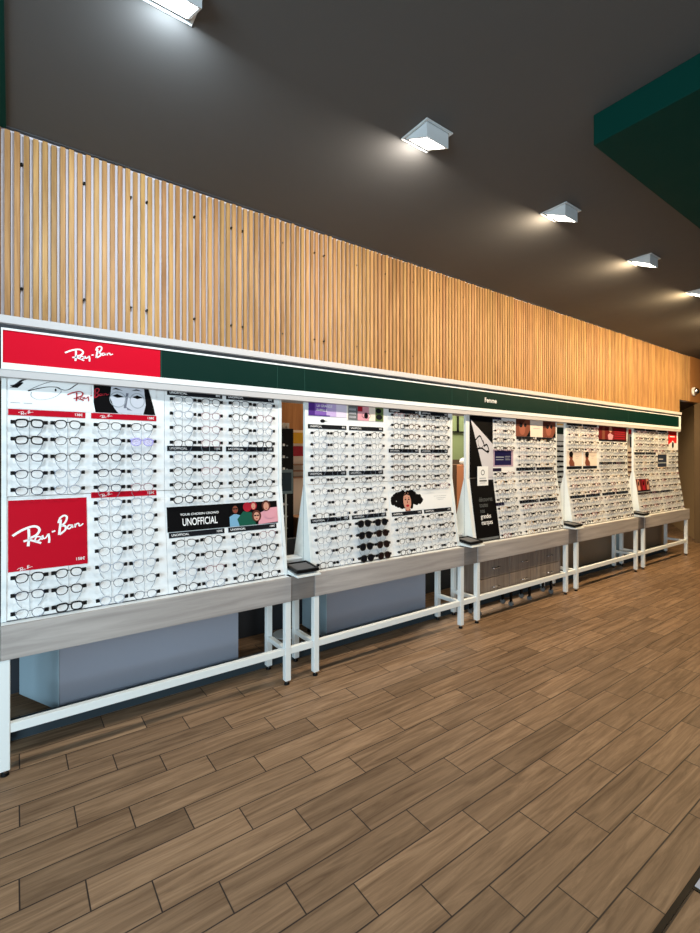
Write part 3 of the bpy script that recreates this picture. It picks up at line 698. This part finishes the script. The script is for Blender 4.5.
for st in STY:
    r_, l_, t_, c_ = glasses_mb(st); t2_ = glasses_mb(st, True)[2]
    base_ = [r_.mesh('frame', True)]+[q.mesh('lens') for q in l_]+[c.mesh('security_clip') for c in c_]
    PROTO[st, 0] = base_+[q.mesh('temple', True) for q in t_]; PROTO[st, 1] = base_+[q.mesh('temple', True) for q in t2_]
def put_glasses(st, mtx, label, cat, group, low=0):
    t = empty('sunglasses' if st.startswith('sun') else 'eyeglasses', matrix=mtx, label=label, cat=cat, group=group)
    for nm, me in zip(('frame', 'lens', 'lens', 'security_clip', 'security_clip', 'temple', 'temple'), PROTO[st, low]):
        o = bpy.data.objects.new(nm, me); COL.objects.link(o); o.parent = t
def choose(k, c, r):   # what kind hangs where
    q = rnd.random()
    if k == 0 and c < 4 and r < 7:
        tab = {(0,2):'thick_black',(1,2):'black_soft',(2,2):'black_thin',(3,2):'black_thin',(0,3):'thick_black',(1,3):'black_thin',(2,3):'dark_blue',(3,3):'lilac',
               (0,4):'dark_blue',(1,4):'black_thin',(2,4):'black_soft',(3,4):'dark_blue',(0,5):'dark_blue',(1,5):'clear',(2,5):'dark_blue',(3,5):'clear',
               (0,6):'dark_blue',(1,6):'clear',(2,6):'dark_blue',(3,6):'rose'}
        return tab.get((c, r), 'black_thin')
    if k == 0 and c < 2: return {(0,11):'black_soft',(1,11):'black_soft',(0,12):'dark_blue',(1,12):'black_soft',(0,13):'silver',(1,13):'thick_black'}.get((c, r), 'dark_blue')
    if k == 0 and c < 4: return 'silver' if q < .8 else 'clear'
    if k == 0: return 'black_thin' if q < .28 else 'black_round' if q < .60 else 'clear' if q < .70 else 'rose' if q < .8 else 'silver' if q < .9 else 'black_soft'
    if k == 1 and c in (2, 3) and r >= 10: return 'sun_brown' if c == 3 and r != 10 else 'sun_black'
    if k == 1 and c < 4: return 'silver' if q < .5 else 'clear' if q < .7 else 'black_thin' if q < .9 else 'black_round'
    if k == 1 and r < 8: return 'black_soft' if q < .35 else 'tortoise' if q < .6 else 'black_thin' if q < .8 else 'rose'
    if k == 1: return 'black_thin' if q < .4 else 'silver' if q < .8 else 'black_soft'
    return ('tortoise' if q < .25 else 'gold' if q < .42 else 'burgundy' if q < .54 else 'black_soft' if q < .70 else 'rose' if q < .82 else 'black_thin' if q < .93 else 'dark_blue')
COFF = [.118, .290, .493, .665, .903, 1.075, 1.277, 1.450]
rnd = random.Random(21); spots = []
for k in range(5):
    for pr in range(4):
        for c in (0, 1):
            for r in sorted(LAY[k][pr]):
                z = U[r] if r < 7 else D[r-7]; ci = pr*2+c
                spots.append((X0+PER*k+COFF[ci], k, ci, r, z))
spots.sort(key=lambda s: (s[0], s[3]))
CN = ['first', 'second', 'third', 'fourth', 'fifth', 'sixth', 'seventh', 'eighth']
RN = ['top', 'second', 'third', 'fourth', 'fifth', 'sixth', 'seventh']
count = 0; rest = MB(); LOWM = {}
for x, k, ci, r, z in spots:
    st = choose(k, ci, r); mt = bm_(x, z, 0)
    jz = (rnd.random()-.5)*.03
    mt = mt @ Matrix.Translation((0, (rnd.random()-.5)*.003, 0)) @ Matrix.Rotation(jz, 4, 'Z')
    sun = st.startswith('sun')
    if sun or count < 300:
        if not sun: count += 1
        bd = 'upper' if r < 7 else 'lower'
        lb = f"{STY[st][0]} {'sunglasses' if sun else 'eyeglasses'}, {RN[r % 7]} row slot of {bd} board, {CN[ci]} column, {WH(k)}"
        put_glasses(st, mt, lb, 'sunglasses' if sun else 'eyeglasses', 'sunglasses on the second display' if sun else 'eyeglasses hung on the display panels', int(r == 13 or r+1 not in LAY[k][ci//2]))
    else:
        for me in PROTO[st, int(r == 13)]:
            b = len(rest.v); rest.v += [tuple(mt @ v.co) for v in me.vertices]
            for p in me.polygons: rest.f.append([b+i for i in p.vertices]); rest.m.append(rest.mi(me.materials[p.material_index]))
o = rest.build('eyeglasses_rows', smooth=True)
tag(o, 'tiny far rows of eyeglasses covering the two right-hand displays', 'eyeglasses', kind='stuff'); recenter(o, (7.3, YP, ZT))

# ------------------------------------------------------------------ tables
TL = ['leftmost grey oak display table on white legs, under the red posters', 'second grey oak display table, under the purple poster panel',
      'grey oak display table over the taupe drawer cabinet', 'fourth grey oak display table, second from the right end', 'grey oak display table at the far right end of the row']
for k in range(5):
    tx = TX0+TPER*k
    t = empty('display_table', (tx, YT, 0), TL[k], 'table', 'display tables in a row')
    def tp(mb, name, lab=None):
        o = mb.build(name, t); o.data.transform(Matrix.Translation(-Vector((tx, YT, 0))))
        if lab: o['label'] = lab
        return o
    xe = tx+1.588 if k < 4 else 8.68
    mb = MB(); mb.box((tx+.006, YT, .566), (xe, YT+.022, .7305), M['apron'], .002); tp(mb, 'apron')
    mb = MB(); mb.box((tx+.006, YT+.0225, .700), (xe, 3.125, .7295), M['white']); tp(mb, 'tabletop')
    for lx in (tx, tx+1.546):
        for ly in (YT+.004, 3.082):
            mb = MB(); mb.box((lx, ly, .028), (lx+.042, ly+.042, .565 if ly < 3 else .699), M['metal_white'], .003); lg = tp(mb, 'leg')
            mb = MB(); mb.cyl((lx+.021, ly+.021), .008, .012, .03, M['chrome'], 10); mb.cyl((lx+.021, ly+.021), .019, 0, .013, M['black'], 16, .016)
            f_ = mb.build('foot', lg); f_.data.transform(Matrix.Translation(-Vector((tx, YT, 0))))
        mb = MB(); mb.box((lx+.004, YT+.046, .212), (lx+.038, 3.082, .246), M['metal_white'], .002); tp(mb, 'side_rail')
    mb = MB(); mb.box((tx+.042, YT+.008, .206), (tx+1.546, YT+.042, .250), M['metal_white'], .002); tp(mb, 'stretcher')
    if k < 4:
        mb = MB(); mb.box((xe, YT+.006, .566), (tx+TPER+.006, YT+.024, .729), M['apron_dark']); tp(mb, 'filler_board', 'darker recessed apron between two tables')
        mb = MB(); mb.box((tx+1.588, YT+.008, .206), (tx+TPER, YT+.042, .250), M['metal_white'], .002); tp(mb, 'link_rail')
# apron of the neighbouring table carries on out of the picture at the left
mb = MB(); mb.box((-.62, YT, .566), (-.046, YT+.022, .7305), M['apron'], .002)
tag(recenter(mb.build('table_edge'), (-.33, YT, .566)), 'grey oak table edge running out of the picture at the left', 'table')

# ------------------------------------------------------------------ tray holders over the gaps
tlabs = ['black jewellery tray on white ledge between first and second displays', 'black tray on white ledge between second display and tall black poster',
         'black tray on white ledge between middle and fourth displays', 'black tray on white ledge between the two right-hand displays']
for k in range(4):
    gx = X0+PER*k+PW; g2 = X0+PER*(k+1)
    hl = empty('tray_ledge', ((gx+g2)/2, YT, .7305), tlabs[k].replace('black jewellery tray on ', '').replace('black tray on ', '')+' carrying a tray', 'ledge', 'white tray ledges between displays')
    base = Vector(((gx+g2)/2, YT, .7305))
    def lp(mb, name):
        o = mb.build(name, hl); o.data.transform(Matrix.Translation(-base)); return o
    mb = MB(); mb.prism([(2.735, .742), (2.735, .734), (2.99, .734), (2.99, .775), (2.978, .775)][::1], gx+.004, g2-.004, M['metal_white']); lp(mb, 'shelf')
    mb = MB(); mb.box((gx+.006, 3.00, .734), (g2-.006, 3.012, .80), M['grey_trim']); mb.box((gx+.002, 2.992, .80), (g2-.002, 3.10, .812), M['white'], .002); lp(mb, 'back_ledge')
    a0 = Matrix.Translation(((gx+g2)/2, 2.845, .766)) @ Matrix.Rotation(R(6), 4, 'X')
    tr = empty('valet_tray', matrix=a0, label=tlabs[k].replace('ledge', 'ledge, grey lined,'), cat='tray', group='black trays between displays')
    mb = MB(); W2, D2 = .088, .090
    mb.box((-W2, -D2, 0), (W2, D2, .005), M['black'])
    for a, b in (((-W2, -D2, .005), (W2, -D2+.012, .022)), ((-W2, D2-.012, .005), (W2, D2, .022)), ((-W2, -D2+.012, .005), (-W2+.012, D2-.012, .022)), ((W2-.012, -D2+.012, .005), (W2, D2-.012, .022))): mb.box(a, b, M['black'])
    mb.build('tray_body', tr)
    mb = MB(); mb.box((-W2+.013, -D2+.030, .0055), (W2-.013, D2-.018, .016), mat('grey_velvet', s2l(96, 98, 102), .8)); mb.build('lining', tr)

# ------------------------------------------------------------------ below the tables
def cabinet(x0, x1, lab, skew=0, pm=None):
    t = empty('low_cabinet', ((x0+x1)/2, 3.2, 0), lab, 'cabinet', 'plain low cabinets behind the tables')
    b = Matrix.Translation((-(x0+x1)/2, -3.2, 0))
    mb = MB(); mb.prism_z([(x0, 3.215), (x1, 3.215), (x1, 3.60), (x0-skew, 3.60)], .055, .70, M['cab_blue']); o = mb.build('body', t); o.data.transform(b)
    mb = MB(); mb.box((x0-.004, 3.195, .05), (x1, 3.2145, .705), pm or M['cab_grey'], .001); o = mb.build('back_panel', t); o.data.transform(b)
    mb = MB(); mb.box((x0-.010, 3.193, .05), (x0-.0045, 3.2145, .705), M['cab_blue']); o = mb.build('edge_strip', t); o.data.transform(b)
    mb = MB(); mb.box((x0+.03, 3.25, 0), (x1-.03, 3.56, .0549), M['black']); o = mb.build('base', t); o.data.transform(b)
cabinet(.227, 1.323, 'plain blue-grey low cabinet behind the leftmost table', .19)
cabinet(2.09, 3.218, 'plain blue-grey low cabinet behind the second table')
cabinet(5.42, 7.02, 'plain low cabinet behind the fourth table', 0, mat('taupe_laminate', s2l(128, 114, 96), .5))
cabinet(7.2, 8.86, 'plain low cabinet behind the table at the right end', 0, mat('taupe_laminate', s2l(128, 114, 96), .5))
# drawer cabinet on castors
t = empty('drawer_cabinet', (4.32, 2.86, 0), 'taupe wood drawer cabinet with six drawers, under the middle table', 'cabinet')
b = Matrix.Translation((-4.32, -2.86, 0))
cx0, cx1 = 3.60, 5.03
mb = MB(); mb.box((cx0, 2.880, .17), (cx1, 3.07, .56), M['drawer_wood'], .002); o = mb.build('body', t); o.data.transform(b)
for i in range(3):
    for j in range(2):
        wd = (cx1-cx0)/3; xa = cx0+wd*i+.004; za = .195+.184*j
        mb = MB(); mb.box((xa, 2.860, za), (xa+wd-.008, 2.8795, za+.176), M['drawer_wood'], .002); dr = mb.build('drawer', t); dr.data.transform(b)
        mb = MB(); xc = xa+wd/2-.004; zc = za+.088
        mb.tube([(xc-.045, 2.860, zc), (xc-.045, 2.838, zc), (xc+.045, 2.838, zc), (xc+.045, 2.860, zc)], .005, M['chrome'], n=8)
        h_ = mb.build('handle', dr, smooth=True); h_.data.transform(b)
for xx in (cx0+.08, cx0+.6, cx1-.5, cx1-.08):
    for yy in (2.93, 3.03):
        mb = MB(); mb.tube([(xx-.010, yy, .026), (xx+.010, yy, .026)], .026, M['greyprint'], n=16); mb.box((xx-.014, yy-.008, .04), (xx+.014, yy+.008, .1699), M['black']); o = mb.build('castor', t); o.data.transform(b)

# ------------------------------------------------------------------ ceiling lights
DZ = CEIL-EYE
for i, (lx, cool) in enumerate([(.28, 1), (1.044, 0), (1.81, 0), (2.586, 0), (3.36, 0), (4.13, 0), (4.9, 0)]):
    lx *= DZ; ly = 1.03*DZ; h = .10
    lab = ['cut off by the top edge of the picture', 'second from the left, above the posters', 'third from the left, left of the green soffit corner',
           'fourth from the left, beneath the green soffit edge', 'at the right edge of the picture', 'beyond the right edge, nearer', 'beyond the right edge, farther'][i]
    t = empty('ceiling_light', (lx, ly, CEIL), f'white square tilted ceiling spotlight {lab}', 'ceiling light', 'ceiling spotlights in a row')
    mb = MB()   # trim ring
    for a, b in (((-h, -h), (h, -h+.012)), ((-h, h-.012), (h, h)), ((-h, -h+.012), (-h+.012, h-.012)), ((h-.012, -h+.012), (h, h-.012))):
        mb.box((a[0], a[1], -.006), (b[0], b[1], -.0003), M['lamp_body'])
    mb.build('trim', t)
    g = h-.018; dep = .085       # wedge: deep towards the room, flush towards the wall
    mb = MB(); n0 = [(-g, -g, -.0005), (g, -g, -.0005), (g, g, -.0005), (-g, g, -.0005)]
    n1 = [(-g, -g, -dep), (g, -g, -dep), (g, g-.006, -.010), (-g, g-.006, -.010)]
    mb.add(n0+n1, [(0, 3, 2, 1), (0, 1, 5, 4), (1, 2, 6, 5), (2, 3, 7, 6), (3, 0, 4, 7)], M['lamp_body'])
    mb.add(n1, [(0, 1, 2, 3)], M['lamp_body']); mb.build('housing', t)
    mb = MB(); q = .012; nn = Vector((0, dep-.01, -(2*g-.006))).normalized()
    def P_(u, v): return Vector((u, v, -dep+(v+g)/(2*g-.006)*(dep-.01)))+nn*.0015*1
    mb.add([P_(-g+q, -g+q), P_(g-q, -g+q), P_(g-q, g-.006-q), P_(-g+q, g-.006-q)], [(0, 1, 2, 3)], M['led_cool'] if cool else M['led'])
    mb.build('lens', t)
    l = bpy.data.lights.new('lamp', 'AREA'); l.shape = 'SQUARE'; l.size = .10; l.energy = [14, 16, 19, 23, 27, 33, 36][i]; l.color = (.80, .92, 1) if cool else [0, (1, .90, .78), (1, .80, .56), (1, .74, .45), (1, .71, .38), (1, .70, .36), (1, .70, .36)][i]; l.spread = R(178)
    lo = bpy.data.objects.new('lamp', l); COL.objects.link(lo); lo.parent = t
    lo.location = Vector((0, .012, -.046))+nn*.012
    lo.rotation_euler = Vector((0, nn.y*1.6, nn.z)).to_track_quat('-Z', 'Y').to_euler()

# ------------------------------------------------------------------ security camera on the end wall
t = empty('security_camera', (9.77, YW, 2.71), 'small white dome camera high on the end wall, above passage opening', 'camera')
mb = MB(); mb.tube([(0, 0, 0), (0, -.03, 0)], .075, M['metal_white'], n=20); mb.build('mount', t, smooth=True)
mb = MB(); mb.tube([(0, -.03, 0), (0, -.06, 0), (0, -.085, 0), (0, -.10, 0)], .06, M['chrome'], n=20, rn=[.062, .058, .040, .015]); mb.build('dome', t, smooth=True)
mb = MB(); mb.box((10.03, 2.978, 1.33), (10.12, 2.999, 1.43), M['red'], .004); mb.ell(0, 0, .001, .001, 0, M['red'])
tag(recenter(mb.build('fire_alarm_button'), (10.07, 2.99, 1.38)), 'small red call point box on wall at the right edge', 'alarm')

# ------------------------------------------------------------------ things seen through the gaps
oak = wood('warm_door_wood', s2l(196, 132, 74), s2l(160, 100, 52), .5, 2)
t = empty('wood_panel', (2.8, 4.95, 0), 'orange-brown wooden door seen through gap between first two displays', 'door')
mb = MB(); mb.box((-.34, 0, 0), (.5, .05, 2.6), oak, .003); mb.build('leaf', t); mb = MB(); mb.box((-.42, -.01, 0), (-.345, .06, 2.65), mat('door_post', s2l(120, 112, 100), .6)); mb.build('post', t)
t = empty('black_tower', (2.25, 4.2, 0), 'tall black unit with small white marks, behind gap left of second display', 'cabinet')
mb = MB(); mb.box((-.12, 0, 0), (.085, .3, 1.84), M['black'], .004)
for i in range(9): mb.box((-.04, -.002, .7+.12*i), (-.015, -.0005, .725+.12*i), M['white_print']); mb.box((.0, -.002, .7+.12*i), (.02, -.0005, .712+.12*i), M['grey_line'])
mb.build('body', t); mb = MB()
for i in range(4): mb.box((-.10+.045*i, .05, 1.8405), (-.07+.045*i, .12, 1.90), M['cream'], .004)
mb.build('box_row', t)
t = empty('shelf_rack', (2.46, 4.55, 0), 'rack with yellow, red and white boxes seen through the first gap', 'rack')
mb = MB(); mb.box((-.03, .0, 0), (.26, .02, 1.85), M['cream']); mb.build('back', t)
mb = MB(); mb.box((-.02, -.03, 1.70), (.24, -.001, 1.82), mat('yellow_sign', s2l(238, 176, 40), .5)); mb.build('yellow_sign', t)
mb = MB(); mb.box((.0, -.03, 1.56), (.22, -.001, 1.67), M['crimson']); mb.rect(0, 0, .001, .001, 0, M['crimson']); mb.build('red_sign', t)
for i in range(3): mb = MB(); mb.box((-.03, -.16, 1.46-.07*i), (.25, -.001, 1.475-.07*i), mat('shelf_brown', s2l(150, 110, 84), .6)); mb.build('shelf', t)
t = empty('tablet_stand', (1.93, 3.6, 0), 'dark tablet screen on thin white stand in the first gap', 'tablet')
mb = MB(); mb.tube([(0, .01, .012), (0, .01, 1.25)], .008, M['metal_white'], n=10); mb.build('pole', t); mb = MB(); mb.cyl((0, .01), .11, 0, .012, M['metal_white'], 24); mb.build('base', t)
mb = MB(); mb.box((-.075, -.012, 1.23), (.06, -.001, 1.44), mat('tablet_frame', s2l(110, 130, 138), .4), .003); mb.build('tablet', t); mb = MB(); mb.box((-.06, -.0135, 1.255), (.045, -.0121, 1.415), mat('tablet_screen', s2l(30, 52, 66), .2)); mb.build('screen', t)
desk = wood('desk_wood', s2l(170, 120, 80), s2l(130, 88, 56), .5, 0)
t = empty('wooden_desk', (2.86, 4.34, 0), 'brown wooden desk seen low through the first gap', 'desk')
mb = MB(); mb.box((-.5, -.5, .90), (.45, .04, .93), desk); mb.build('desk_top', t)
for xx in (-.48, .41): mb = MB(); mb.box((xx, -.3, 0), (xx+.02, .0, .899), desk); mb.build('side_panel', t)
mb = MB(); mb.box((-.458, -.3, .3), (.408, -.27, .55), desk); mb.build('shelf', t)
# gap 2: pale green wall, window, white lamp
grn = mat('sage_green_paint', s2l(112, 128, 92), .7)
mb = MB(); mb.box((6.4, 6.05, 1.5), (8.4, 6.15, 2.6), grn); mb.box((6.4, 6.05, 0), (8.4, 6.15, 1.5), M['dark_wall']); struct(mb, 'wall_green')
t = empty('dark_window', (6.95, 6.04, 2.02), 'dark framed panes high on the green wall, through second gap', 'window frame')
mb = MB()
mb.box((-.5, -.03, 0), (.5, -.001, .025), M['black']); mb.box((-.01, -.03, .025), (.01, -.001, .38), M['black']); mb.box((-.5, -.03, .38), (.5, -.001, .42), M['black']); mb.build('window_bars', t)
t = empty('display_globe', (5.93, 5.0, 0), 'white round lamp on a warm wooden stand, through second gap', 'lamp')
mb = MB(); mb.box((-.06, -.04, 0), (.07, .12, 1.424), mat('warm_stand', s2l(176, 118, 84), .6), .01); mb.build('stand', t)
mb = MB()
mb.tube([(0, .03, 1.425), (0, .03, 1.445), (0, .03, 1.48), (0, .03, 1.515), (0, .03, 1.535)], .1, M['white'], n=20, rn=[.03, .055, .065, .05, .02]); mb.build('globe', t, smooth=True)
t = empty('brown_cabinet', (6.0, 5.4, 0), 'brown wooden cabinet behind the gap left of tall black poster', 'cabinet')
mb = MB(); mb.box((-.5, 0, 0), (.9, .4, 1.42), wood('cabinet_brown', s2l(96, 74, 56), s2l(74, 56, 42), .6, 2), .004); mb.build('body', t)
mb = MB(); mb.box((-.485, -.018, .05), (.19, -.0005, 1.40), wood('cabinet_brown', s2l(96, 74, 56), s2l(74, 56, 42), .6, 2)); mb.build('door', t)
mb = MB(); mb.box((.20, -.018, .05), (.885, -.0005, 1.40), MATS['cabinet_brown']); mb.build('door', t)
# gap 3: another display with green band, dark frames in rows
t = empty('rear_display', (7.3, 4.2, 0), 'cream rear display with dark green band, seen through the third gap', 'display panel')
mb = MB(); mb.box((-.35, 0, 0), (.35, .04, 2.25), M['board']); mb.build('board', t)
mb = MB(); mb.box((-.35, -.02, 1.93), (.35, -.001, 2.04), M['green']); mb.build('band', t, ); mb = MB(); mb.box((-.35, -.02, 2.08), (.35, -.001, 2.14), mat('amber_strip', s2l(214, 168, 92), .5)); mb.build('top_strip', t)
mb = MB(); rr = random.Random(9)
for i in range(11):
    z = 1.80-.085*i
    for j in range(6):
        if i in (0,): mb.box((-.3+.1*j, -.01, z), (-.22+.1*j, -.001, z+.015), M['ink'])
        else: mb.box((-.31+.1*j, -.02, z), (-.27+.1*j, -.001, z+.02+rr.random()*.015), M['ink'] if rr.random() < .7 else M['brown']); mb.box((-.262+.1*j, -.02, z), (-.225+.1*j, -.001, z+.02+rr.random()*.015), M['ink'])
o = mb.build('eyewear_rows', t); o['kind'] = 'stuff'
t = empty('rear_display', (8.8, 3.7, 0), 'cream rear board with small red sign, seen through the fourth gap', 'display panel')
mb = MB(); mb.box((-.35, 0, 0), (.3, .04, 2.15), M['cream']); mb.build('board', t)
mb = MB(); mb.box((-.12, -.012, 1.95), (.12, -.001, 2.06), MATS['bright_red_print']); mb.build('red_sign', t)
mb = MB(); mb.prism([(-.012, 1.72), (-.001, 1.72), (-.001, 1.9), (-.012, 1.9)], -.06, .1, M['ink2']); mb.build('dark_picture', t)
mb = MB()
for i in range(9): mb.box((-.14, -.02, 1.62-.085*i), (-.02, -.001, 1.645-.085*i), M['brown']); mb.box((.02, -.02, 1.62-.085*i), (.12, -.001, 1.64-.085*i), M['ink2'])
o = mb.build('eyewear_rows', t); o['kind'] = 'stuff'
